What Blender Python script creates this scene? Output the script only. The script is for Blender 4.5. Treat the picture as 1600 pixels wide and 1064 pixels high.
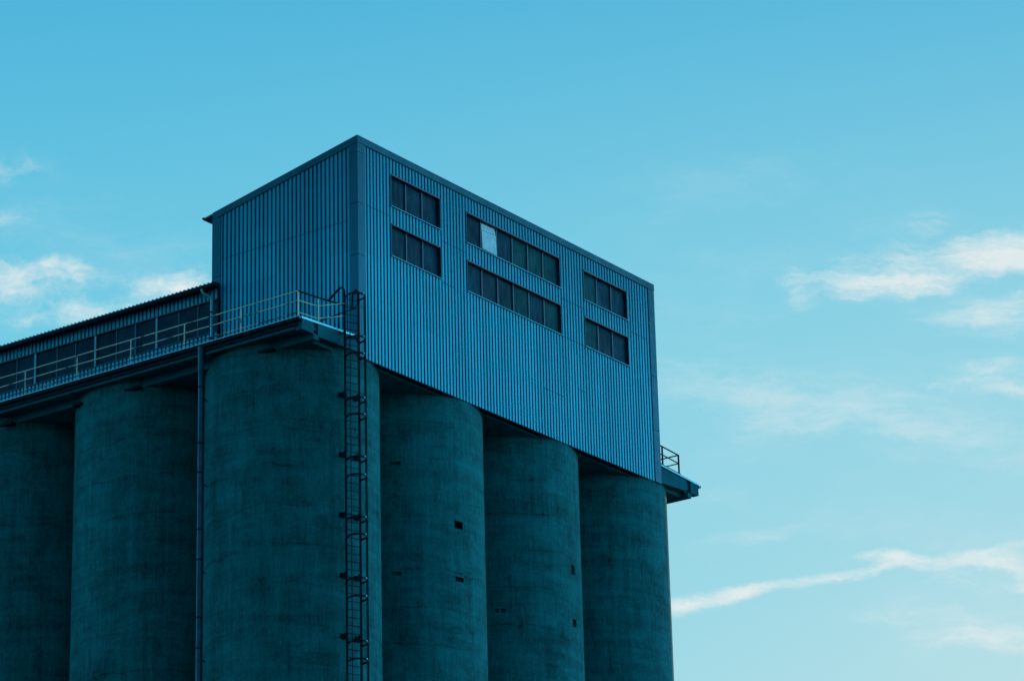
import bpy, math, random
from mathutils import Vector
for o in list(bpy.data.objects): bpy.data.objects.remove(o)
S = bpy.context.scene; COL = S.collection
R = math.radians
ZB = 44.0                      # height of the headhouse's bottom edge above the ground

# ------------------------------------------------------------------ camera
cam = bpy.data.objects.new('camera', bpy.data.cameras.new('camera')); COL.objects.link(cam)
YAW, PITCH, ROLL = R(35.26503), R(20.12835), R(-1.48124)
fw = Vector((math.cos(PITCH)*math.cos(YAW), math.cos(PITCH)*math.sin(YAW), math.sin(PITCH)))
rt0 = fw.cross(Vector((0, 0, 1))).normalized(); up0 = rt0.cross(fw)
rt = math.cos(ROLL)*rt0 + math.sin(ROLL)*up0; up = -math.sin(ROLL)*rt0 + math.cos(ROLL)*up0
from mathutils import Matrix
M = Matrix((rt, up, -fw)).transposed().to_4x4()
M.translation = Vector((-91.6757, -71.8775, ZB-42.1840))
cam.matrix_world = M
cam.data.sensor_width = 36; cam.data.lens = 5147.8/1600*36
cam.data.clip_start = .5; cam.data.clip_end = 20000
S.camera = cam

# ------------------------------------------------------------------ world and sun
SUN_EL, SUN_OFF = R(7.0), R(14.0)          # the sun stands low, a little to the right of the view, behind the silos
fh = Vector((math.cos(YAW), math.sin(YAW), 0)); rh = Vector((math.sin(YAW), -math.cos(YAW), 0))
sh = fh*math.cos(SUN_OFF) + rh*math.sin(SUN_OFF)
sun_dir = sh*math.cos(SUN_EL) + Vector((0, 0, 1))*math.sin(SUN_EL)
RIGHT_GAIN, BACK = 5.0, .37
W = bpy.data.worlds.new("World"); S.world = W; W.use_nodes = True
nt = W.node_tree; nt.nodes.clear()
class G:
    """tiny node helper"""
    def __init__(s, nt): s.nt = nt
    def n(s, t, **kw):
        x = s.nt.nodes.new(t)
        for k, v in kw.items(): setattr(x, k, v)
        return x
    def put(s, sock, v):
        if isinstance(v, bpy.types.NodeSocket): s.nt.links.new(v, sock)
        elif v is not None:
            if isinstance(v, (tuple, list)) and len(v) == 3 and len(sock.default_value) == 4: v = (*v, 1)
            sock.default_value = v
    def m(s, op, a, b=None, c=None, clamp=False):
        x = s.n('ShaderNodeMath', operation=op, use_clamp=clamp)
        for i, v in enumerate((a, b, c)):
            if v is not None: s.put(x.inputs[i], v)
        return x.outputs[0]
    def v(s, op, a, b=None):
        x = s.n('ShaderNodeVectorMath', operation=op); s.put(x.inputs[0], a)
        if b is not None: s.put(x.inputs[1], b)
        return x.outputs['Value'] if op in ('DOT_PRODUCT', 'LENGTH') else x.outputs[0]
    def noise(s, vec, scale, detail=4, rough=.55, dist=0):
        x = s.n('ShaderNodeTexNoise'); s.put(x.inputs['Vector'], vec)
        x.inputs['Scale'].default_value = scale; x.inputs['Detail'].default_value = detail
        x.inputs['Roughness'].default_value = rough; x.inputs['Distortion'].default_value = dist
        return x.outputs[0]
    def ramp(s, f, stops):
        x = s.n('ShaderNodeValToRGB'); s.put(x.inputs[0], f); e = x.color_ramp.elements
        while len(e) < len(stops): e.new(.5)
        for i, (p, c) in enumerate(stops):
            e[i].position = p; e[i].color = (c, c, c, 1) if isinstance(c, (int, float)) else (*c, 1)
        return x.outputs[0]
    def mix(s, f, a, b, mode='MIX'):
        x = s.n('ShaderNodeMix', data_type='RGBA', blend_type=mode)
        s.put(x.inputs[0], f); s.put(x.inputs[6], a); s.put(x.inputs[7], b)
        return x.outputs[2]
    def scale(s, vec, v3):
        return s.v('MULTIPLY', vec, v3)
    def comb(s, x, y, z=0):
        c = s.n('ShaderNodeCombineXYZ')
        for i, q in enumerate((x, y, z)): s.put(c.inputs[i], q)
        return c.outputs[0]
    def maprange(s, v, a, b, c=0, d=1, smooth=True):
        x = s.n('ShaderNodeMapRange', interpolation_type='SMOOTHSTEP' if smooth else 'LINEAR')
        for i, q in enumerate((v, a, b, c, d)): s.put(x.inputs[i], q)
        return x.outputs[0]
g = G(nt)
sky = g.n('ShaderNodeTexSky', sky_type='NISHITA', sun_disc=False)
sky.sun_elevation = SUN_EL
sky.sun_rotation = math.atan2(sun_dir.x, sun_dir.y)
sky.altitude = 100; sky.air_density = 1.0; sky.dust_density = .3; sky.ozone_density = 6.0
# the cold cyan sky of this evening: gain and contrast per channel
sep = g.n('ShaderNodeSeparateColor'); g.put(sep.inputs[0], sky.outputs[0])
chan = [g.m('MULTIPLY', g.m('POWER', g.m('MAXIMUM', sep.outputs[i], .001), e), k) for i, (k, e) in enumerate(((3.05, .75), (5.40, .26), (7.15, .06)))]
cc_ = g.n('ShaderNodeCombineColor')
for i in range(3): g.put(cc_.inputs[i], chan[i])
el_ = g.n('ShaderNodeSeparateXYZ'); g.put(el_.inputs[0], g.v('NORMALIZE', g.n('ShaderNodeTexCoord').outputs['Generated']))
tinted = g.mix(g.maprange(el_.outputs[2], .33, .50), cc_.outputs[0], g.mix(1.0, cc_.outputs[0], (.42, .74, .90), 'MULTIPLY'))
# added gain for side light: sky raised right and left, dulled behind the viewer
dn = g.v('NORMALIZE', g.n('ShaderNodeTexCoord').outputs['Generated'])
gain = g.m('MULTIPLY', g.maprange(g.v('DOT_PRODUCT', dn, tuple(rh)), .52, 1.0, 1, RIGHT_GAIN), g.m('ADD', g.maprange(g.v('DOT_PRODUCT', dn, tuple(-fh)), -.5, .75, 1, BACK), g.maprange(g.v('DOT_PRODUCT', dn, tuple(-rh)), .45, 1.0, 0, 1.1)))
tinted = g.v('SCALE', tinted, None); tinted.node.inputs['Scale'].default_value = 1; nt.links.new(gain, tinted.node.inputs['Scale'])
# clouds: fixed directions of the sky around the azimuth of the building
dirv = g.n('ShaderNodeTexCoord').outputs['Generated']
dirv = g.v('NORMALIZE', dirv)
df = g.v('DOT_PRODUCT', dirv, tuple(fw)); dfc = g.m('MAXIMUM', df, .05)
K = 5.1478
U = g.m('MULTIPLY', g.m('DIVIDE', g.v('DOT_PRODUCT', dirv, tuple(rt)), dfc), K)      # thousandths of a picture unit
V = g.m('MULTIPLY', g.m('DIVIDE', g.v('DOT_PRODUCT', dirv, tuple(up)), dfc), K)
P = g.comb(U, V)
warp = g.n('ShaderNodeTexNoise'); g.put(warp.inputs['Vector'], P); warp.inputs['Scale'].default_value = 9; warp.inputs['Detail'].default_value = 5
wv = g.v('SUBTRACT', warp.outputs[1], (.5, .5, .5))
warp2 = g.n('ShaderNodeTexNoise'); g.put(warp2.inputs['Vector'], P); warp2.inputs['Scale'].default_value = 38; warp2.inputs['Detail'].default_value = 6; warp2.inputs['Roughness'].default_value = .7
wv = g.v('ADD', wv, g.v('MULTIPLY', g.v('SUBTRACT', warp2.outputs[1], (.5, .5, .5)), (.55, .38, 0)))
def blob(cx, cy, ax, ay, ang, warpamt=.06):
    """soft ellipse; centre and radii in thousandths of the picture (x right, y down from its centre)"""
    cx, cy = (cx-800)/1000, (532-cy)/1000
    q = g.v('ADD', P, g.v('MULTIPLY', wv, (warpamt, warpamt, 0)))
    q = g.v('SUBTRACT', q, (cx, cy, 0))
    mp = g.n('ShaderNodeMapping', vector_type='TEXTURE'); g.put(mp.inputs[0], q)
    mp.inputs['Rotation'].default_value = (0, 0, R(ang)); mp.inputs['Scale'].default_value = (ax/1000, ay/1000, 1)
    l = g.v('LENGTH', g.v('MULTIPLY', mp.outputs[0], (1, 1, 0)))
    return g.maprange(l, 1, 0)
def fibre(ang, sx, sy, detail=7, rough=.62, off=0):
    mp = g.n('ShaderNodeMapping', vector_type='POINT'); g.put(mp.inputs[0], g.v('ADD', P, g.v('MULTIPLY', wv, (.05, .05, 0))))
    mp.inputs['Rotation'].default_value = (0, 0, R(-ang)); mp.inputs['Scale'].default_value = (sx, sy, 1); mp.inputs['Location'].default_value = (off, off*.7, 0)
    return g.noise(mp.outputs[0], 1, detail, rough)
f_puff = fibre(8, 11, 17, 10, .66)
f_streak = fibre(24, 5.5, 24, 10, .68, 3.1)
f_flat = fibre(6, 5, 24, 10, .66, 1.7)
f_long = fibre(10, 9, 30, 10, .62, 7.7)
f_film = fibre(-14, 3, 9, 8, .62, 11.3)
f_fine = fibre(26, 26, 110, 6, .7, 5.3)
def layer(specs, tex, lo, hi, amp, k=.5, con=1.9, fine=.35):
    tot = None
    for sp in specs:
        b = g.m('MULTIPLY', blob(*sp[:5], *(sp[6:7] or ())), sp[5])
        tot = b if tot is None else g.m('SUBTRACT', g.m('ADD', tot, b), g.m('MULTIPLY', tot, b))
    tx = g.m('ADD', g.m('MULTIPLY', g.m('SUBTRACT', tex, .5), con), g.m('MULTIPLY', g.m('SUBTRACT', f_fine, .5), fine))
    x = g.m('MULTIPLY', g.maprange(g.m('ADD', g.m('MULTIPLY', tx, g.maprange(tot, 0, .25)), g.m('MULTIPLY', tot, k)), lo, hi), g.m('POWER', tot, .45))
    return g.m('MULTIPLY', x, amp)
C1 = layer([(10, 440, 150, 50, -4, .75), (105, 424, 80, 34, 0, .75), (280, 446, 100, 44, 6, .9), (165, 480, 120, 50, 0, .38), (90, 495, 150, 45, 5, .34),
            (25, 268, 110, 46, 0, .28), (190, 436, 90, 30, 0, .30), (20, 350, 140, 50, 0, .2)], f_puff, -.07, .84, 1.15, .66)
C2 = layer([(1450, 420, 240, 62, 8, .85), (1390, 440, 160, 40, 4, .65), (1570, 390, 190, 56, 10, .85), (1248, 455, 50, 40, -50, .5), (1300, 430, 110, 60, 10, .3),
            (1440, 352, 90, 34, 20, .35), (1345, 350, 80, 30, 10, .18)], f_streak, -.10, 1.0, .95, .68, 2.4, .6)
C6 = layer([(1540, 500, 170, 44, -4, .75), (1590, 470, 140, 60, 0, .4), (1515, 588, 150, 34, 10, .7), (1590, 610, 130, 40, 0, .55), (1480, 975, 230, 52, -6, .6), (1560, 985, 160, 50, 0, .35)],
           f_flat, -.06, 1.05, .85, .66, 2.3, .5)
C3 = layer([(1250, 640, 330, 85, -6, .6), (1200, 605, 240, 50, -6, .45), (1470, 680, 330, 85, -10, .5), (1180, 832, 200, 26, 16, .35),
            (1110, 760, 140, 80, 0, .2), (1060, 590, 110, 60, 0, .3)], f_streak, -.12, 1.0, .62, .62)
C4 = layer([(1080, 944, 110, 24, 10, .9, .02), (1150, 928, 110, 22, 11, .85, .02), (1230, 912, 110, 17, 9, .7, .02), (1310, 899, 110, 15, 8, .6, .02), (1385, 886, 100, 18, 14, .75, .03),
            (1400, 872, 90, 18, -2, .85, .03), (1345, 868, 60, 12, -8, .6, .03), (1480, 876, 120, 28, 4, .9, .04), (1560, 880, 100, 26, -6, .85, .04), (1600, 905, 60, 40, -50, .85, .04),
            (1305, 868, 40, 12, -40, .5, .02), (1590, 852, 100, 16, 12, .6, .03), (1500, 905, 120, 30, -6, .4, .04)], f_long, .02, 1.15, .95, .85, 2.1, .8)
C5 = layer([(1250, 500, 560, 460, -20, .45), (150, 380, 420, 150, 0, .45), (1500, 900, 460, 240, 0, .5)], f_film, .0, 1.1, .40, .5)
cl = C1
for c in (C2, C3, C4, C5, C6): cl = g.m('SUBTRACT', g.m('ADD', cl, c), g.m('MULTIPLY', cl, c))
cl = g.m('MULTIPLY', cl, g.maprange(df, .7, .9), clamp=True)
CLOUD = (8.1, 8.6, 8.5)
skyc = g.mix(cl, tinted, CLOUD)
bg = g.n('ShaderNodeBackground'); g.put(bg.inputs[0], skyc); bg.inputs[1].default_value = .10
out = g.n('ShaderNodeOutputWorld'); nt.links.new(bg.outputs[0], out.inputs[0])

sl = bpy.data.lights.new('sun', 'SUN'); sl.energy = 2.0; sl.angle = R(.5); sl.color = (1, .80, .62)
sun = bpy.data.objects.new('sun', sl); COL.objects.link(sun); sun.location = (0, 0, 90)
sun.rotation_euler = (-sun_dir).to_track_quat('-Z', 'Y').to_euler()
S.view_settings.view_transform = 'Standard'; S.view_settings.look = 'None'
S.view_settings.exposure = 0; S.view_settings.gamma = 1

# ------------------------------------------------------------------ materials
def mat(name, build):
    m = bpy.data.materials.new(name); m.use_nodes = True
    h = G(m.node_tree); b = m.node_tree.nodes['Principled BSDF']
    build(h, b); return m
def objco(h): return h.n('ShaderNodeNewGeometry').outputs['Position']
def bump(h, b, height, strength, dist=.02):
    x = h.n('ShaderNodeBump'); x.inputs['Strength'].default_value = strength; x.inputs['Distance'].default_value = dist
    h.put(x.inputs['Height'], height); h.put(b.inputs['Normal'], x.outputs[0])
def simple(name, col, rough=.5, metal=0, var=.25, sc=3, spec=.5):
    def f(h, b):
        n = h.noise(objco(h), sc, 5, .6)
        lo = tuple(c*(1-var) for c in col); hi = tuple(min(1, c*(1+var)) for c in col)
        h.put(b.inputs['Base Color'], h.mix(h.maprange(n, .3, .7), lo, hi))
        b.inputs['Roughness'].default_value = rough; b.inputs['Metallic'].default_value = metal
        b.inputs['Specular IOR Level'].default_value = spec
        bump(h, b, h.noise(objco(h), 30, 3), .15, .005)
    return mat(name, f)

def concrete(name, base, spread=.32, streaks=True):
    def f(h, b):
        p = objco(h)
        oi = h.n('ShaderNodeObjectInfo').outputs['Random']
        p2 = h.v('ADD', p, h.comb(h.m('MULTIPLY', oi, 37), h.m('MULTIPLY', oi, 11), h.m('MULTIPLY', oi, 53)))
        big = h.noise(h.scale(p2, (.8, .8, .8)), 1, 9, .72, .3)                  # blotches
        vert = h.noise(h.scale(p2, (4.0, 4.0, .14)), 1, 7, .7)                     # rain streaks
        fine = h.noise(h.scale(p2, (10, 10, 1.6)), 1, 6, .7)
        hor = h.noise(h.scale(p2, (.30, .30, 2.2)), 1, 5, .65, .6)                 # pour lifts, a little wavy
        grain = h.noise(p2, 9, 8, .78)
        sz = h.n('ShaderNodeSeparateXYZ'); h.put(sz.inputs[0], p2)
        wz = h.m('ADD', sz.outputs[2], h.m('MULTIPLY', h.noise(h.scale(p2, (.35, .35, .1)), 1, 4, .6), 1.1))
        ring = h.m('PINGPONG', wz, .75)                                           # joint every metre and a half
        ring = h.m('MULTIPLY', h.maprange(ring, .07, 0), h.maprange(h.noise(h.scale(p2, (.7, .7, .4)), 1, 4, .6), .42, .62))
        t = h.m('ADD', h.m('MULTIPLY', big, .70), h.m('MULTIPLY', vert, .40))
        t = h.m('ADD', t, h.m('MULTIPLY', fine, .38)); t = h.m('ADD', t, h.m('MULTIPLY', hor, .42)); t = h.m('ADD', t, h.m('MULTIPLY', grain, .60))
        t = h.maprange(h.m('SUBTRACT', t, h.m('MULTIPLY', ring, .12)), .98, 1.52, 0, 1, False)
        lo = tuple(c*(1-spread) for c in base); hi = tuple(c*(1+spread) for c in base)
        c = h.mix(t, lo, hi)
        if streaks:
            # small chalky drips
            sp = h.noise(h.scale(p2, (22, 22, 1.6)), 1, 2, .5)
            ms = h.noise(h.scale(p2, (.8, .8, .5)), 1, 3, .5)
            d = h.m('MULTIPLY', h.maprange(sp, .735, .77), h.maprange(ms, .52, .60))
            c = h.mix(d, c, tuple(min(.8, q*3.6) for q in base))
            # dark hairline stains
            dk = h.noise(h.scale(p2, (7, 7, .16)), 1, 3, .6)
            c = h.mix(h.m('MULTIPLY', h.maprange(dk, .64, .78), .4), c, tuple(q*.45 for q in base))
        h.put(b.inputs['Base Color'], c); b.inputs['Roughness'].default_value = .92
        b.inputs['Specular IOR Level'].default_value = .2
        bump(h, b, h.m('ADD', h.m('MULTIPLY', grain, .6), h.m('MULTIPLY', hor, .5)), .5, .03)
    return mat(name, f)

M_conc = concrete('weathered_concrete', (.003, .148, .160), .80)
M_conc2 = concrete('beam_concrete', (.003, .135, .170), .45, False)

def cladf(base, top_dark=True, spots=True):
    def f(h, b):
        p = objco(h)
        z = h.n('ShaderNodeSeparateXYZ'); h.put(z.inputs[0], p)
        # each profiled sheet has weathered a little differently, in vertical runs
        sheet = h.noise(h.scale(p, (1.15, 1.15, .015)), 1, 2, .5)
        run = h.noise(h.scale(p, (5.0, 5.0, .10)), 1, 5, .6)
        fine = h.noise(h.scale(p, (2, 2, 2)), 1, 6, .65)
        t = h.m('ADD', h.m('ADD', h.m('MULTIPLY', sheet, .7), h.m('MULTIPLY', run, .6)), h.m('MULTIPLY', fine, .35))
        wn = h.n('ShaderNodeTexWhiteNoise', noise_dimensions='2D')
        h.put(wn.inputs['Vector'], h.comb(h.m('FLOOR', h.m('DIVIDE', h.m('ADD', z.outputs[0], z.outputs[1]), .826)), h.m('FLOOR', h.m('DIVIDE', z.outputs[2], 2.1))))
        t = h.m('ADD', t, h.m('MULTIPLY', h.m('SUBTRACT', wn.outputs[0], .5), .16))
        t = h.maprange(t, .60, 1.05, 0, 1, False)
        c = h.mix(t, tuple(q*.80 for q in base), tuple(q*1.18 for q in base))
        if top_dark:
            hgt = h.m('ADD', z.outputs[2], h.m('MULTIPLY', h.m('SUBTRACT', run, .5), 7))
            c = h.mix(h.m('MULTIPLY', h.maprange(hgt, ZB+3.0, ZB+9.5), .68), c, tuple(q*.35 for q in base))  # darker towards the top, in uneven vertical runs
        if spots:
            w = h.noise(h.scale(p, (4.6, 4.6, .35)), 1, 4, .6)
            c = h.mix(h.m('MULTIPLY', h.maprange(w, .60, .74), .30), c, (.10, .62, .85))
        h.put(b.inputs['Base Color'], c)
        h.put(b.inputs['Roughness'], h.maprange(fine, .3, .7, .42, .60)); b.inputs['Specular IOR Level'].default_value = .18
        bump(h, b, fine, .12, .01)
    return f
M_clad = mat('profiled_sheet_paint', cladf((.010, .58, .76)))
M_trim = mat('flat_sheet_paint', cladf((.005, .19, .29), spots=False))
M_groove = simple('valley_shade_and_lap', (.007, .135, .31), .7, 0, .3, 2)  # groove shade painted into the colour of rib valleys and sides; laps share it
M_flash = simple('grey_flashing', (.10, .26, .33), .5, .1, .2, 1.2)
M_dark = simple('dark_steel_and_pocket_shade', (.004, .016, .028), .7, .0, .3, 4, .12)
M_pipe = simple('zinc_pipe', (.008, .09, .15), .45, .3, .3, 2)
M_gutter = simple('zinc_gutter', (.16, .42, .50), .4, .3, .2, 2)
M_bright = simple('pale_flashing_and_bolt_glint', (.30, .78, .92), .4, .2, .15, 2)
M_frame = simple('window_frame_paint', (.004, .05, .095), .5, 0, .25, 3)
M_sill = simple('sill_metal', (.10, .36, .48), .45, .1, .2, 3)
M_board = simple('pale_board', (.75, .80, .86), .7, 0, .18, 7)
M_roof = simple('roof_sheet', (.05, .11, .14), .6, .1, .3, 1)
def railf(h, b):
    n = h.noise(h.scale(objco(h), (1, 1, 1)), 1.3, 5, .7); r = h.noise(objco(h), 6, 4, .6)
    m_ = h.maprange(h.m('ADD', n, h.m('MULTIPLY', r, .35)), .70, .82)
    h.put(b.inputs['Base Color'], h.mix(m_, (.98, .76, .55), (.08, .12, .10))); b.inputs['Roughness'].default_value = .6
M_rail = mat('chipped_yellow_paint', railf)
def railr(h, b):
    n = h.noise(objco(h), .45, 3, .6); r = h.noise(objco(h), 6, 4, .6)
    m_ = h.maprange(h.m('ADD', n, h.m('MULTIPLY', r, .25)), .56, .66)
    h.put(b.inputs['Base Color'], h.mix(m_, (.90, .62, .42), (.03, .05, .06))); b.inputs['Roughness'].default_value = .7
M_rail2 = mat('rusting_yellow_paint', railr)
def glassf(col, rough=.25, spec=.05):
    def f(h, b):
        n = h.noise(objco(h), 1.1, 4, .6)
        h.put(b.inputs['Base Color'], h.mix(h.maprange(n, .3, .7), tuple(c*.75 for c in col), tuple(c*1.3 for c in col)))
        b.inputs['Roughness'].default_value = rough; b.inputs['Specular IOR Level'].default_value = spec
        dz = h.noise(h.scale(objco(h), (6, 6, 1.2)), 1, 5, .7)
        h.put(b.inputs['Roughness'], h.maprange(dz, .3, .7, rough-.12, rough+.25))
    return f
M_glass = [mat('dusty_dark_glass_%s' % nme, glassf(c, r)) for nme, c, r in
           (('blue', (.004, .050, .085), .45), ('green', (.005, .078, .088), .5), ('deep', (.003, .034, .060), .4))]
def groundf(h, b):
    p = objco(h); n = h.noise(p, .08, 8, .6); n2 = h.noise(p, 3, 6, .7)
    h.put(b.inputs['Base Color'], h.mix(h.maprange(h.m('ADD', n, h.m('MULTIPLY', n2, .3)), .5, .8), (.015, .03, .034), (.03, .055, .06)))
    b.inputs['Roughness'].default_value = .95; bump(h, b, n2, .4, .05)
M_ground = mat('rough_tarmac', groundf)

# ------------------------------------------------------------------ mesh helpers (heights are given from ZB)
class MB:
    def __init__(s): s.v = []; s.f = []; s.mi = []; s.sm = []
    def add(s, vs, fs, mi=0, smooth=False):
        o = len(s.v); s.v += [(x, y, z+ZB) for x, y, z in vs]
        for f in fs: s.f.append([o+i for i in f]); s.mi.append(mi); s.sm.append(smooth)
        return s
    def box(s, x0, x1, y0, y1, z0, z1, mi=0):
        return s.hexa([(x0, y0, z0), (x1, y0, z0), (x1, y1, z0), (x0, y1, z0)], [(x0, y0, z1), (x1, y0, z1), (x1, y1, z1), (x0, y1, z1)], mi)
    def hexa(s, b, t, mi=0):
        return s.add(b+t, [(3, 2, 1, 0), (4, 5, 6, 7), (0, 1, 5, 4), (1, 2, 6, 5), (2, 3, 7, 6), (3, 0, 4, 7)], mi)
    def prism(s, poly, axis, a, b, mi=0):
        """poly of 2-D points extruded along axis from a to b"""
        def P3(p, q): return {'x': (q, p[0], p[1]), 'y': (p[0], q, p[1]), 'z': (p[0], p[1], q)}[axis]
        n = len(poly); vs = [P3(p, a) for p in poly]+[P3(p, b) for p in poly]
        fs = [tuple(range(n))[::-1], tuple(range(n, 2*n))]+[(i, (i+1) % n, n+(i+1) % n, n+i) for i in range(n)]
        return s.add(vs, fs, mi)
    def tube(s, pts, r, n=8, closed=False, cap=True, mi=0):
        pts = [Vector(p) for p in pts]; m = len(pts); rings = []; prev = None
        for i, p in enumerate(pts):
            a = pts[(i-1) % m] if (i > 0 or closed) else p; b = pts[(i+1) % m] if (i < m-1 or closed) else p
            t = (b-a).normalized()
            ref = prev if prev is not None and abs(prev.dot(t)) < .95 else (Vector((0, 0, 1)) if abs(t.z) < .9 else Vector((1, 0, 0)))
            u = (ref-t*ref.dot(t)).normalized(); w = t.cross(u); prev = u
            rings.append([tuple(p+u*r*math.cos(2*math.pi*k/n)+w*r*math.sin(2*math.pi*k/n)) for k in range(n)])
        vs = [q for ring in rings for q in ring]; fs = []
        for i in range(m if closed else m-1):
            j = (i+1) % m
            for k in range(n): fs.append((i*n+k, i*n+(k+1) % n, j*n+(k+1) % n, j*n+k))
        s.add(vs, fs, mi, True)
        if cap and not closed: s.add(rings[0], [tuple(range(n))[::-1]], mi); s.add(rings[-1], [tuple(range(n))], mi)
        return s
    def flatbar(s, pts, half_w, half_t, up=Vector((0, 0, 1)), closed=False):
        """flat bar, width along 'up', swept along pts"""
        pts = [Vector(p) for p in pts]; m = len(pts); vs = []
        for i, p in enumerate(pts):
            a = pts[(i-1) % m] if (i > 0 or closed) else p; b = pts[(i+1) % m] if (i < m-1 or closed) else p
            t = (b-a).normalized(); w = t.cross(up).normalized()
            for du, dw in ((-1, -1), (1, -1), (1, 1), (-1, 1)): vs.append(tuple(p+up*half_w*du+w*half_t*dw))
        fs = []
        for i in range(m if closed else m-1):
            j = (i+1) % m
            for k in range(4): fs.append((i*4+k, i*4+(k+1) % 4, j*4+(k+1) % 4, j*4+k))
        if not closed: fs += [(3, 2, 1, 0), tuple((m-1)*4+k for k in range(4))]
        return s.add(vs, fs)
    def build(s, name, mats, parent=None, bevel=0):
        me = bpy.data.meshes.new(name); me.from_pydata(s.v, [], s.f)
        for m_ in (mats if isinstance(mats, (list, tuple)) else [mats]): me.materials.append(m_)
        me.polygons.foreach_set('material_index', s.mi); me.polygons.foreach_set('use_smooth', s.sm)
        me.update()
        o = bpy.data.objects.new(name, me); COL.objects.link(o)
        if parent is not None:
            o.parent = parent; o.matrix_parent_inverse = parent.matrix_world.inverted() if False else Matrix.Translation(-PLOC[parent.name])
        if bevel:
            bm_ = o.modifiers.new('bevel', 'BEVEL'); bm_.width = bevel; bm_.segments = 2; bm_.limit_method = 'ANGLE'
        PLOC[o.name] = PLOC.get(parent.name, Vector((0, 0, 0))) if parent is not None else Vector((0, 0, 0))
        return o
PLOC = {}
def thing(name, label, cat, loc=(0, 0, 0), group=None):
    o = bpy.data.objects.new(name, None); COL.objects.link(o); o.empty_display_size = .5
    o.location = (loc[0], loc[1], loc[2]+ZB); PLOC[o.name] = Vector(o.location)
    o['label'] = label; o['category'] = cat
    if group: o['group'] = group
    return o
def build_child(mb, name, mats, parent, bevel=0):
    """part or sub-part: meshes hold world coordinates, so undo the root's offset only at the first level"""
    o = mb.build(name, mats, None, bevel)
    o.parent = parent
    if parent.type == 'EMPTY': o.matrix_parent_inverse = Matrix.Translation(-Vector(parent.location))
    return o

# ------------------------------------------------------------------ ground
gm = MB(); NG = 40; SZ = 6000
vs = []; fs = []
for i in range(NG+1):
    for j in range(NG+1):
        a = (i/NG*2-1); b_ = (j/NG*2-1); x = math.copysign(abs(a)**3, a)*SZ; y = math.copysign(abs(b_)**3, b_)*SZ
        vs.append((x, y, -ZB))
for i in range(NG):
    for j in range(NG): q = i*(NG+1)+j; fs.append((q, q+NG+1, q+NG+2, q+1))
gm.add(vs, fs); go = gm.build('ground', M_ground); go['kind'] = 'structure'

# ------------------------------------------------------------------ silos
SR, SX0, SY0, SP = 3.317, .148, 3.366, 6.66
SOFF = .29
def silo(i, j, label, holes=(), group='touching concrete silos'):
    cx, cy = SX0+i*SP, SY0+j*SP
    root = thing('silo', label, 'silo', (cx, cy, -ZB), group)
    ang = [k*360/120 for k in range(120)]; zs = [-ZB]+[-40+k*2.0 for k in range(21)]
    zs = [z for z in zs if z < SOFF-.1]+[SOFF+.02]
    for a0, a1, z0, z1 in holes:
        a0 %= 360; a1 %= 360
        ang = [a for a in ang if min(abs(a-a0), abs(a-a1)) > .8]+[a0, a1]; zs += [z0, z1]
    ang = sorted(ang); zs = sorted(set(zs)); mb = MB(); n = len(ang)
    pt = lambda a, z, r=SR: (cx+r*math.cos(R(a)), cy+r*math.sin(R(a)), z)
    vs = [pt(a, z) for z in zs for a in ang]; fs = []
    for zi in range(len(zs)-1):
        zm = (zs[zi]+zs[zi+1])/2
        for k in range(n):
            a0 = ang[k]; a1 = ang[(k+1) % n]+(360 if k == n-1 else 0); am = (a0+a1)/2 % 360
            if any(h0 % 360 < am < h1 % 360 and z0 < zm < z1 for h0, h1, z0, z1 in holes): continue
            fs.append((zi*n+k, zi*n+(k+1) % n, (zi+1)*n+(k+1) % n, (zi+1)*n+k))
    mb.add(vs, fs, 0, True)
    build_child(mb, 'wall', M_conc, root)
    for h0, h1, z0, z1 in holes:                       # the pocket: its four reveals and back
        hb = MB(); k = SR-(.22 if z1-z0 > .18 and h0 > -120 else .09)
        o_ = [pt(h0, z0), pt(h1, z0), pt(h1, z1), pt(h0, z1)]; i_ = [pt(h0, z0, k), pt(h1, z0, k), pt(h1, z1, k), pt(h0, z1, k)]
        hb.add(o_+i_, [(0, 4, 5, 1), (1, 5, 6, 2), (2, 6, 7, 3), (3, 7, 4, 0), (4, 7, 6, 5)])
        build_child(hb, 'wall_pocket', M_dark if h0 < -90 and h0 > -120 else M_conc, root)  # some pockets get a dark lining: recess shade put into the colour
    return root
silo(0, 0, 'concrete silo on the corner of the block, behind the caged ladder')
silo(1, 0, 'concrete silo next to the corner one, under the metal house, with small wall pockets',
     ((-103.3, -95.9, -5.30, -5.00), (-103.6, -96.2, -7.42, -7.24), (-148.6, -142.2, -3.00, -2.84), (-149, -141.9, -7.38, -7.23)))
silo(2, 0, 'third concrete silo from the corner under the metal house, with pockets near its right edge',
     ((-85.0, -79.6, -5.44, -5.04), (-84.4, -79.4, -7.62, -7.30), (-148.6, -145.8, -7.44, -7.28), (-144.6, -141.3, -7.44, -7.28)))
silo(3, 0, 'rightmost concrete silo, its right edge standing against the open sky')
silo(0, 1, 'concrete silo left of the tall downpipe, below the middle of the gallery railing')
silo(0, 2, 'leftmost concrete silo, partly cut by the left edge of the picture')

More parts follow.
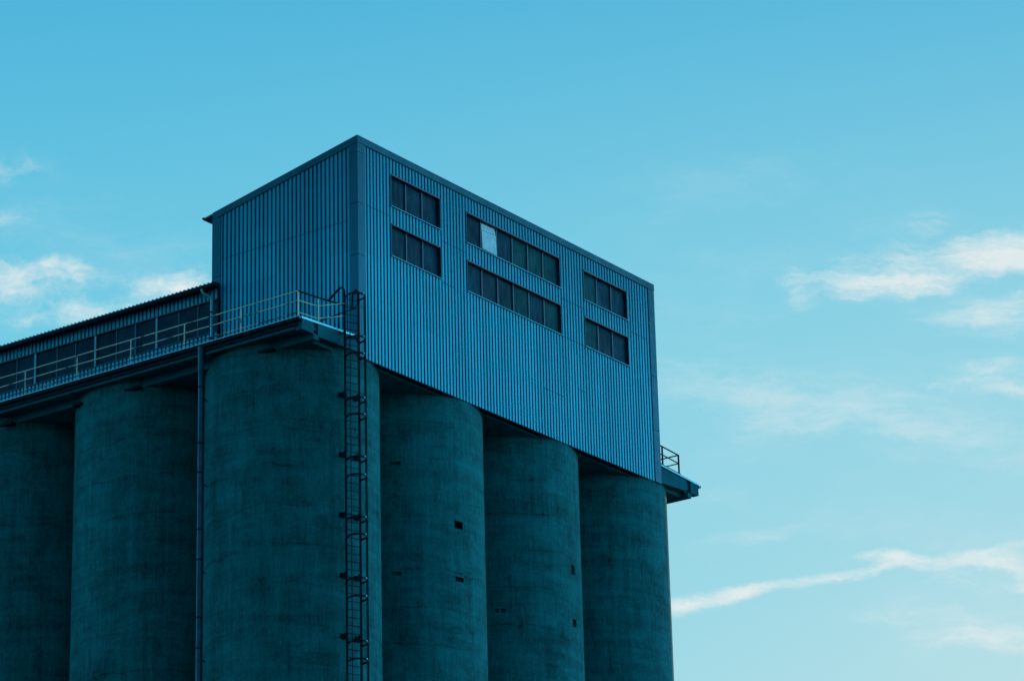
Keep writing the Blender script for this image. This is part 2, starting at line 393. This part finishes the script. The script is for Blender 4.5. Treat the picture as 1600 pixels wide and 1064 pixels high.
# ------------------------------------------------------------------ platform slab with its beams
XL, XR, YF, YB = -3.42, 23.62, .02, 23.2
pl = thing('concrete_platform', 'concrete roof platform with cantilever beams lying on the silos under the metal house', 'platform', (10, 10, 0))
def topz(x): return .75-max(0, -x)*.053 if x < 10 else .80-max(0, x-20.64)*.053
m = MB()
m.prism([(XL, .30), (XR, .30), (XR, .66), (20.64, .82), (0, .72), (XL, .535)], 'y', .09, YB)
build_child(m, 'slab', M_conc, pl)
def cantilever(y0, y1):
    b = MB()
    b.prism([(-3.38, .125), (-2.73, .115), (-2.73, .565), (-3.38, .53)], 'y', y0, y1)
    b.prism([(-2.44, .075), (-.005, .15), (-.005, .72), (-2.44, .585)], 'y', y0, y1)
    return b
build_child(cantilever(0.0, .30), 'cantilever_beam', M_conc2, pl)
for yy in (6.70, 13.36, 20.02): 
    build_child(MB().prism([(-3.2, .28), (-.2, .05), (-.2, .32), (-3.2, .32)], 'y', yy-.15-.0, yy+.15), 'cantilever_beam', M_conc2, pl)
b = MB()
b.prism([(20.655, .055), (22.67, .165), (22.67, .645), (20.655, .74)], 'y', 0.0, .30)
b.prism([(22.97, .15), (23.60, .18), (23.60, .60), (22.97, .635)], 'y', 0.0, .30)
build_child(b, 'cantilever_beam', M_conc2, pl)
for x0, x1 in ((-2.73, -2.44), (22.67, 22.97)):          # edge beams running along both sides, over the outer silo walls
    b = MB(); b.box(x0+.005, x1-.005, .14, YB-.3, -.09, .31)
    b.box(x0+.002, x1-.002, -.02, .139, -.09, .12)
    build_child(b, 'edge_beam', M_conc2, pl)
for y0, y1 in ((1.75, 2.45), (8.38, 9.15), (11.35, 11.75), (15.02, 15.9)):
    build_child(MB().box(-3.03, -2.45, y0, y1, -.20, -.095), 'corbel', M_dark, pl)
build_child(MB().box(-2.43, 22.66, .32, YB-.1, -.06, .298), 'deep_soffit', M_conc, pl)
build_child(MB().box(-3.41, -3.30, .31, YB-.05, .18, .297), 'slab_lip', M_conc2, pl)
# metal edge strips on the two ends
def strip(x0, z0, x1, z1, hgt0, hgt1): return MB().prism([(x0, z0-hgt0), (x1, z1-hgt1), (x1, z1), (x0, z0)], 'y', -.035, .085)
build_child(strip(XL, .60, -.02, .785, .075, .075), 'edge_flashing', M_bright, pl)
build_child(strip(20.66, .885, 23.62, .70, .085, .075), 'edge_flashing', M_gutter, pl)
def gutter(x, side, z, y0, y1, mt=M_gutter):
    pr = [(0, 0), (0, -.11), (.13*side, -.11), (.17*side, .01), (.155*side, .01), (.12*side, -.095), (.012*side, -.095), (.012*side, 0)]
    return MB().prism([(x+a, z+c) for a, c in pr], 'y', y0, y1)
gt = build_child(gutter(XL-.003, -1, .545, -.03, YB).box(XL-.06, XL-.005, .15, YB, .29, .433), 'gutter', M_dark, pl)
build_child(MB().box(XL-.185, XL-.150, -.03, YB, .556, .578), 'gutter_lip', M_bright, gt)
build_child(gutter(XR+.003, 1, .665, -.03, YB), 'gutter', M_gutter, pl)
for k in range(16):
    y = .6+k*1.4; build_child(MB().box(XL-.19, XL-.006, y-.012, y+.012, .44, .452), 'gutter_bracket', M_dark, gt)

# ------------------------------------------------------------------ headhouse (metal clad)
TW, TD, TH, TE = 20.638, 7.256, 9.0, 7.64
hh = thing('metal_headhouse', 'tall blue headhouse clad in ribbed metal sheet on top of the silos', 'building', (10, 4, 0))
GD = .05
def ribs(mb, u0, u1, z0f, z1f, P3, pitch=.2065, phase=0):
    """trapezoid ribbed sheet between u0 and u1; z0f/z1f give the bottom and the top at u; P3(u, depth, z)"""
    pts = []; k = math.floor((u0-phase)/pitch)-1; prof = ((0, 0), (.122, 0), (.136, GD), (.193, GD))
    while phase+k*pitch < u1+pitch:
        for du, d in prof: pts.append((phase+k*pitch+du, d))
        k += 1
    cut = []
    for (ua, da), (ub, db) in zip(pts, pts[1:]):
        if ub <= u0 or ua >= u1: continue
        fa = max(0, (u0-ua)/(ub-ua)) if ub > ua else 0; fb = min(1, (u1-ua)/(ub-ua)) if ub > ua else 1
        cut.append(((ua+(ub-ua)*fa, da+(db-da)*fa), (ua+(ub-ua)*fb, da+(db-da)*fb)))
    for (ua, da), (ub, db) in cut:
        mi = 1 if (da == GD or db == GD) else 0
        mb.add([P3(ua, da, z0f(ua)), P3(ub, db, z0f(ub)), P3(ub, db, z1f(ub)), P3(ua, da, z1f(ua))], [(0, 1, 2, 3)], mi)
F = lambda u, d, z: (u, d, z)                  # front face, plane Y=0
L = lambda u, d, z: (d, u, z)                  # left face, plane X=0
roofz = lambda y: TH-(TH-TE)*y/TD
wins = [(2.065, 5.289, 3), (7.0, 13.549, 6), (15.251, 18.55, 3)]
rows = [(6.778, 8.098), (4.702, 6.017)]
mb = MB(); TRIM = .42; ph = .40
c = lambda z: (lambda u: z)
us = [TRIM]+[q for a, b_, _ in wins for q in (a, b_)]+[TW-TRIM]
for k in range(len(us)-1):
    a, b_ = us[k], us[k+1]
    if k % 2 == 0: ribs(mb, a, b_, c(0), c(TH-.2), F, phase=ph)
    else:
        ribs(mb, a, b_, c(0), c(rows[1][0]), F, phase=ph); ribs(mb, a, b_, c(rows[1][1]), c(rows[0][0]), F, phase=ph)
        ribs(mb, a, b_, c(rows[0][1]), c(TH-.2), F, phase=ph)
mb.box(TRIM, TW-TRIM, .06, .065, 0.001, .02)
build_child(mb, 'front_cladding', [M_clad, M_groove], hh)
mb = MB(); ribs(mb, TRIM-.04, TD-.40, c(.70), lambda u: roofz(u)-.16, L, phase=.38)
# the left face: sheets run from the platform up to the sloping roof
for f_ in mb.f: f_.reverse()
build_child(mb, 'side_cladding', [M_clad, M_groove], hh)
# closed backs: remaining walls, soffit
mb = MB()
mb.box(TW-.07, TW-.012, .09, TD, .02, TE-.1)
mb.box(.07, TW-.07, TD-.12, TD-.02, .02, TE-.1)
mb.box(.30, TW-.07, .30, .34, .02, TH-.3); mb.box(.06, .075, .30, TD-.1, .02, TE-.2)
build_child(mb, 'inner_wall', M_dark, hh)
build_child(MB().box(.01, TW-.01, .067, .088, .0, .05), 'base_flashing', M_dark, hh)
mb = MB(); mb.prism([(-.02, TH+.02), (TD+.42, roofz(TD+.42)+.02), (TD+.42, roofz(TD+.42)-.06), (-.02, TH-.06)], 'x', -.03, TW+.03)
build_child(mb, 'roof', M_roof, hh)
# roof edge flashings
mb = MB(); mb.box(-.045, TW+.02, -.045, .0-.002, TH-.26, TH+.03)
mb.prism([(-.001, TH-.26), (TD+.0, roofz(TD)-.26), (TD+.0, roofz(TD)+.03), (-.001, TH+.03)], 'x', -.045, -.002)
build_child(mb, 'roof_edge_flashing', M_trim, hh)
# corner trims
def trimseg(z0, z1):
    m_ = MB(); m_.prism([(-.03, -.03), (TRIM, -.03), (TRIM, -.001), (-.001, -.001), (-.001, TRIM-.02), (-.03, TRIM-.02)], 'z', z0, z1); return m_
mb = MB()
for z0, z1 in ((0, 1.98), (2.0, 4.11), (4.13, 6.24), (6.26, 8.34), (8.36, TH-.262)):
    mb.prism([(-.03, -.03), (TRIM, -.03), (TRIM, -.001), (-.001, -.001), (-.001, TRIM-.02), (-.03, TRIM-.02)], 'z', z0, z1)
build_child(mb, 'corner_trim', M_trim, hh)
mb = MB()
for z0, z1 in ((0, 2.3), (2.32, 4.73), (4.75, 7.23), (7.25, TH-.262)): mb.prism([(TW-TRIM-.03, -.03), (TW+.01, -.03), (TW+.01, .4), (TW-.012, .4), (TW-.012, .05), (TW-TRIM-.03, .05)], 'z', z0, z1)
build_child(mb, 'corner_trim', M_trim, hh)
mb = MB()
for z0, z1 in ((.7, 4.9), (4.92, TE-.23)): mb.prism([(-.03, TD-.41), (-.001, TD-.41), (-.001, TD+.0), (.4, TD+.0), (.4, TD+.025), (-.03, TD+.025)], 'z', z0, z1)
build_child(mb, 'corner_trim', M_trim, hh)
# eave along the far side, seen end on at the left
mb = MB(); mb.prism([(TD+.03, TE-.05), (TD+.40, roofz(TD+.40)-.08), (TD+.40, roofz(TD+.4)-.14), (TD+.03, TE-.42)], 'x', 0, TW)
mb.prism([(TD+.40, roofz(TD+.4)+.02), (TD+.55, roofz(TD+.4)+.04), (TD+.55, roofz(TD+.4)-.02), (TD+.46, roofz(TD+.4)-.10), (TD+.40, roofz(TD+.4)-.10)], 'x', -.04, TW)
build_child(mb, 'eave', M_dark, hh)
# lap joints of the sheets: the upper sheet stands a hair proud, following the ribs
def lap(u0, u1, z, P3, rev=False, th=.012):
    m_ = MB(); pts = []; prof = ((0, 0), (.120, 0), (.134, GD), (.192, GD)); phs = ph if P3 is F else .38
    k = math.floor((u0-phs)/.2065)
    while phs+k*.2065 < u1:
        for du, d in prof: pts.append((phs+k*.2065+du, d))
        k += 1
    pts = [p for p in pts if u0 <= p[0] <= u1]
    for (ua, da), (ub, db) in zip(pts, pts[1:]):
        m_.add([P3(ua, da-.010, z), P3(ub, db-.010, z), P3(ub, db-.010, z+th*1.8), P3(ua, da-.010, z+th*1.8)], [(0, 1, 2, 3) if not rev else (3, 2, 1, 0)])
        m_.add([P3(ua, da-.010, z), P3(ub, db-.010, z), P3(ub, db+.002, z), P3(ua, da+.002, z)], [(0, 1, 2, 3)])
    return m_
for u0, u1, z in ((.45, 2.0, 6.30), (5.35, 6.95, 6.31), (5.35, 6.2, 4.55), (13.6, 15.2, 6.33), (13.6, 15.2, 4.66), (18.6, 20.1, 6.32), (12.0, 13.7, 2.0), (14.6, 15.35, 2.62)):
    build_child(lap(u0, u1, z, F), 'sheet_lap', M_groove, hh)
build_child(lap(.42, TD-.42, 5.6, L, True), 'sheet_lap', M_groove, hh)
# windows
rnd = random.Random(4)
def window(x0, x1, z0, z1, n, board_at=None, tones=None):
    fr = MB(); Y0, Y1 = -.012, .19
    fr.box(x0, x0+.035, Y0, Y1, z0, z1); fr.box(x1-.035, x1, Y0, Y1, z0, z1)
    fr.box(x0+.035, x1-.035, Y0-.01, Y1, z1-.04, z1+.02); fr.box(x0+.035, x1-.035, .02, Y1, z0, z0+.035)
    wo = build_child(fr, 'window', M_frame, hh)
    sl_ = MB().prism([(-.05, z0-.035), (.03, z0-.03), (.03, z0+.03), (-.05, z0-.005)], 'x', x0-.03, x1+.03)
    build_child(sl_, 'sill', M_sill, wo)
    w = (x1-x0-.07)/n
    for k in range(n):
        a = x0+.035+k*w
        if k: build_child(MB().box(a-.035, a+.035, .085, .18, z0+.035, z1-.04), 'mullion', M_frame, wo)
        t = (tones[k] if tones else rnd.randrange(3))
        dy = rnd.uniform(-.006, .006)
        p_ = MB().hexa([(a+.036, .13+dy, z0+.036), (a+w-.036, .13-dy, z0+.036), (a+w-.036, .14-dy, z0+.036), (a+.036, .14+dy, z0+.036)],
                       [(a+.036, .13+dy, z1-.041), (a+w-.036, .13-dy, z1-.041), (a+w-.036, .14-dy, z1-.041), (a+.036, .14+dy, z1-.041)])
        po = build_child(p_, 'pane', M_glass[t], wo)
        if board_at == k:  # this pane holds a pale board
            q = MB(); xa, xb = a+.06, a+w-.10
            q.hexa([(xa+.03, .075, z0+.12), (xb+.08, .075, z0+.10), (xb+.08, .095, z0+.10), (xa+.03, .095, z0+.12)],
                   [(xa, .085, z1-.42), (xb+.045, .085, z1-.36), (xb+.045, .10, z1-.36), (xa, .10, z1-.42)])
            q.hexa([(xa, .09, z1-.40), (xb+.04, .09, z1-.34), (xb+.04, .10, z1-.34), (xa, .10, z1-.40)],
                   [(xa, .11, z1-.10), (xb, .11, z1-.07), (xb, .12, z1-.07), (xa, .12, z1-.10)])
            bo = build_child(q, 'pale_board', M_board, wo); bo['label'] = 'pale board filling the second pane'
    return wo
tn = {0: [(2, 0, 2), (0, 2, 0)], 1: [(2, 2, 0, 1, 1, 1), (0, 2, 2, 1, 0, 1)], 2: [(1, 0, 0), (1, 2, 0)]}
for wi, (a, b_, n) in enumerate(wins):
    for ri, (z0, z1) in enumerate(rows): window(a, b_, z0, z1, n, 1 if (wi, ri) == (1, 0) else None, tn[wi][ri])

# ------------------------------------------------------------------ low gallery building
lb = thing('gallery_building', 'long low building with a dark window band on the silos, left of the tall house', 'building', (5, 14, 0))
XW, Y0, Y1 = -.13, 6.86, 22.9
Lw = lambda u, d, z: (XW+d, u, z)
mb = MB()
for z0, z1 in ((3.93, 4.42), (.73, 2.56)):
    mb = MB(); ribs(mb, Y0, Y1, c(z0), c(z1), Lw, phase=.1)
    for f_ in mb.f: f_.reverse()
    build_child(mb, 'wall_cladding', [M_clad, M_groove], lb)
build_child(MB().box(-.06, .10, Y1-.06, Y1, .74, 4.4).box(.2, .24, Y0, Y1-.07, .74, 4.4).box(XW+.001, .0-.035, Y0-.03, Y0-.001, .74, 4.38), 'end_wall', M_dark, lb)
rz = lambda x: 4.45+(x+.45)*.12
mb = MB()                                           # corrugated roof sheet: waves run up the slope
n = int((Y1+.2-Y0)/.207)*4; vs = []; fs = []
for k in range(n+1):
    y = Y0+k*.207/4*1.0; w_ = .075 if k % 4 in (0, 1) else .0
    for x in (-.47, 9.0): vs += [(x, y, rz(x)+w_+.03), (x, y, rz(x)+w_-.005+.03)]
for k in range(n):
    q = k*4; fs += [(q, q+4, q+6, q+2), (q+1, q+3, q+7, q+5), (q, q+1, q+5, q+4)]
mb.add(vs, fs); build_child(mb, 'roof', M_roof, lb)
build_child(MB().prism([(-.44, 4.44), (.3, 4.52), (.3, 4.44), (-.05, 4.36), (-.44, 4.40)], 'y', Y0, Y1), 'eave_soffit', M_dark, lb)
g2 = build_child(gutter(-.445, -1, 4.41, Y0, Y1), 'gutter', M_dark, lb)
build_child(MB().box(-.63, -.60, Y0, Y1, 4.418, 4.436), 'gutter_lip', M_gutter, g2)
wnd = MB(); wnd.box(XW-.02, XW+.12, Y0, Y1, 3.90, 3.955).box(XW-.045, XW+.05, Y0, Y1, 2.55, 2.585)
wo = build_child(wnd, 'window', M_frame, lb)
ys = [6.86, 7.94, 8.92, 10.07, 11.18, 12.21, 13.33, 14.42, 15.43, 16.62, 17.66, 18.75, 19.85, 20.95, 22.05]
for k, y in enumerate(ys):
    bright = k in (3, 6, 9, 4, 12)
    hw = .045 if k in (3, 6, 9) else .03
    build_child(MB().box(XW+.01 if bright else XW+.04, XW+.11, y-hw, y+hw, 2.59, 3.895), 'mullion', (M_sill if k in (3, 6, 9) else M_trim) if bright else M_frame, wo)
    if k < len(ys)-1: build_child(MB().box(XW+.07, XW+.085, y+hw, ys[k+1]-.03 if k+1 not in (3, 6, 9) else ys[k+1]-.045, 2.59, 3.895), 'pane', M_glass[(0, 2, 0, 2, 0, 2, 2, 0, 2, 0, 2, 0, 2, 0)[k]], wo)
# its rainwater pipe by the corner of the tall house
mb = MB(); mb.tube([(-.53, 7.35, 4.42), (-.53, 7.35, 4.22)], .055, 10); build_child(mb, 'gutter_outlet', M_gutter, lb)
mb = MB(); mb.tube([(-.53, 7.34, 4.20), (-.50, 7.28, 4.12), (-.36, 7.08, 3.98), (-.32, 7.03, 3.92), (-.32, 7.03, 3.8), (-.32, 7.03, .8)], .058, 12)
dp = build_child(mb, 'downpipe', M_gutter, lb)
for z in (3.3, 2.2, 1.2): build_child(MB().tube([(-.32, 7.03, z), (-.32, 7.03, z+.06)], .068, 12), 'pipe_collar', M_dark, dp)

# ------------------------------------------------------------------ railings
def rail_tube(pts, r=.022, mt=None): return MB().tube(pts, r, 8)
gl = thing('gallery_railing', 'long three-rail yellow railing with rusty patches along the left gallery edge', 'railing', (-3.45, 10, .57), 'platform railings')
XE = -3.44; rr = random.Random(7)
yp = [.14, 2.90, 5.68, 8.39, 11.17, 13.92, 16.7, 19.45, 22.2]
for z, dip in ((1.63, .012), (1.26, .02), (.79, .03)):
    pts = []
    for k in range(len(yp)-1):
        pts.append((XE, yp[k], z)); pts.append((XE+rr.uniform(-.02, .02), (yp[k]+yp[k+1])/2, z-rr.uniform(0, dip)))
    pts.append((XE, yp[-1], z)); build_child(rail_tube(pts, .024), 'rail', M_rail2 if z < 1 else M_rail, gl)
for y in yp: build_child(MB().box(XE-.02, XE+.02, y-.015, y+.015, .52, 1.625), 'post', M_rail, gl)
XP = -2.35
for z0, z1, mt in ((1.63, 1.50, M_dark), (1.26, 1.33, M_rail), (.79, .84, M_rail)):
    build_child(rail_tube([(XE, .14, z0), (XP, .10, z1 if mt is not M_dark else z0-.0)] if mt is not M_dark else [(XE, .14, 1.63), (XP, .06, 1.66), (-1.12, -.12, 1.70)], .036 if mt is M_dark else .021), 'rail', mt, gl)
build_child(MB().box(XP-.016, XP+.016, .045, .08, .63, 1.66), 'post', M_rail, gl)
build_child(rail_tube([(XP, .06, 1.33), (-1.16, -.25, 1.71)], .02), 'rail', M_rail, gl)
build_child(rail_tube([(XP, .06, .84), (-1.16, -.25, 1.21)], .02), 'rail', M_rail, gl)
wr = thing('wall_rail', 'short dark hand rail from the ladder head back along the ribbed side wall', 'railing', (-.6, 1, .7), 'platform railings')
build_child(rail_tube([(-.62, -.35, 1.66), (-.62, 2.35, 1.50)], .024), 'rail', M_dark, wr)
build_child(rail_tube([(-.62, .5, 1.6), (-.62, .5, .70)], .02), 'post', M_dark, wr)
build_child(rail_tube([(-.62, 2.3, 1.5), (-.62, 2.3, .70)], .02), 'post', M_dark, wr)

er = thing('end_railing', 'small dark two-rail railing on the far right platform end against the sky', 'railing', (22.1, 1, .8), 'platform railings')
ec = (22.13, .02)
for z, r_ in ((1.655, .03), (1.28, .026)):
    s_ = .058*(22.13-20.72)
    build_child(rail_tube([(20.2, .02, z+.058*1.93), (22.13, .02, z), ], r_), 'rail', M_dark, er)
    build_child(rail_tube([(22.13, .02, z), (22.13, 9.5, z)], r_), 'rail', M_dark, er)
build_child(rail_tube([(20.4, .02, .95), (22.13, .02, .84)], .018), 'rail', M_dark, er)
for x, y, zt in ((22.13, .02, 1.66), (20.86, .02, 1.73), (22.13, 2.8, 1.66), (22.13, 5.6, 1.66)): build_child(MB().box(x-.028, x+.028, y-.028, y+.028, .70, zt), 'post', M_dark, er)
build_child(MB().box(22.06, 22.2, -.03, .07, .79, .84), 'post_foot', M_dark, er)

# ------------------------------------------------------------------ caged ladder on the corner silo
LX, LY = -.868, -.35
tv = Vector((.927, -.374, 0)); nv = Vector((-.374, -.927, 0)); LO = Vector((LX, LY, 0))
def lp(t, n, z): p = LO+tv*t+nv*n; return (p.x, p.y, z)
ld = thing('caged_ladder', 'long dark steel ladder with hooped safety cage running down the corner silo', 'ladder', (LX, LY, -ZB))
HW = .30
back = Vector((.25, .97, 0))
def bk(t, d, z): p = LO+tv*t+back*d; return (p.x, p.y, z)
build_child(MB().tube([lp(-HW, 0, -ZB+.02), lp(-HW, 0, 2.05), bk(-HW, .04, 2.25), bk(-HW, .13, 2.38), bk(-HW, .30, 2.42), bk(-HW, .95, 2.17), bk(-HW, 1.02, 2.12)], .045, 10), 'stile', M_dark, ld)
build_child(MB().tube([lp(HW, 0, -ZB+.02), lp(HW, 0, 2.15), bk(HW, .05, 2.33), bk(HW, .16, 2.42), bk(HW, .30, 2.38), bk(HW, .38, 2.2), bk(HW, .40, 1.9), bk(HW, .42, 1.75)], .038, 10), 'stile', M_dark, ld)
for z in [1.9-.30*k for k in range(0, 100)]: build_child(MB().tube([lp(-HW, 0, z), lp(HW, 0, z)], .016, 6), 'rung', M_dark, ld)
b_ = MB()
for z in [1.9-.30*k for k in range(100, 151)]: b_.tube([lp(-HW, 0, z), lp(HW, 0, z)], .013, 6)
ro = build_child(b_, 'rung', M_dark, ld); ro['kind'] = 'stuff'
def hoop_pts(z, rad=.37):
    cy_ = .30; pts = [lp(-HW, 0, z)]
    for k in range(0, 17):
        a = math.pi+(-.12)+(k/16)*(-math.pi+.24)
        pts.append(lp(rad*math.cos(a), cy_+rad*1.05*math.sin(a), z))
    pts.append(lp(HW, 0, z)); return pts
hz = [1.945, .236, -.423, -2.16, -2.811, -4.451, -5.142, -6.761, -7.42, -9.066, -9.74, -11.413, -12.078]
z = -13.75
while z > -40: hz += [z, z-.68]; z -= 2.34
for z in hz:
    ho = build_child(MB().flatbar(hoop_pts(z), .038, .010), 'hoop', M_dark, ld)
    build_child(MB().tube([lp(.10, .70, z), lp(.11, .735, z)], .022, 8), 'bolt', M_bright, ho)  # bolt heads coloured pale to stand in for their glint
for a in (R(20), R(62), R(110), R(158)):
    x_, y_ = .37*math.cos(a)*.975, .30+.37*1.05*math.sin(a)*.975
    build_child(MB().tube([lp(x_, y_, -40.5), lp(x_, y_, 1.97)], .018 if a > R(40) else .024, 6), 'cage_bar', M_dark, ld)
for z in [.62, -1.734, -4.079, -6.395, -8.704, -10.984]+[-13.3-2.33*k for k in range(12)]:
    for t in (-HW, HW):
        a = Vector(lp(t, 0, z)); d = Vector((.566, .828, 0)); c0 = Vector((SX0, SY0, z)); 
        o_ = a-c0; bb = o_.x*d.x+o_.y*d.y; cc = o_.x**2+o_.y**2-SR*SR; D = bb*bb-cc
        ln = (-bb-math.sqrt(D)) if D > 0 else 1.0
        e = a+d*(ln+.03)
        br_ = MB().flatbar([tuple(a), tuple(e)], .045, .008)
        w = Vector((d.y, -d.x, 0)); e0 = a+d*(ln-.03)
        br_.hexa([tuple(e0-w*.14+Vector((0, 0, -.10))), tuple(e0+w*.14+Vector((0, 0, -.10))), tuple(e0+w*.14+d*.07+Vector((0, 0, -.10))), tuple(e0-w*.14+d*.07+Vector((0, 0, -.10)))],
                 [tuple(e0-w*.14+Vector((0, 0, .10))), tuple(e0+w*.14+Vector((0, 0, .10))), tuple(e0+w*.14+d*.07+Vector((0, 0, .10))), tuple(e0-w*.14+d*.07+Vector((0, 0, .10)))])
        build_child(br_, 'wall_bracket', M_dark, ld)

# ------------------------------------------------------------------ tall downpipe
tp = thing('tall_downpipe', 'tall blue rainwater pipe falling from the gallery gutter past the corner silo', 'pipe', (-3.5, 4.78, -ZB))
PX, PY = -3.52, 4.78
build_child(MB().tube([(PX, PY, .47), (PX, PY, -.45)], .115, 16), 'pipe_socket', M_pipe, tp)
build_child(MB().tube([(PX, PY, -.45), (PX, PY, -ZB+.03)], .095, 16), 'pipe', M_pipe, tp)
zz = -1.1
k = 0
while zz > -42:
    build_child(MB().tube([(PX, PY, zz), (PX, PY, zz-.05)], .110, 16), 'pipe_collar', M_dark, tp)
    if k % 2 == 0:
        build_child(MB().flatbar([(PX+.08, PY-.02, zz-.4), (-2.95, PY+.15, zz-.4)], .02, .006), 'wall_bracket', M_dark, tp)
    zz -= (2.2, 1.15)[k % 2]; k += 1
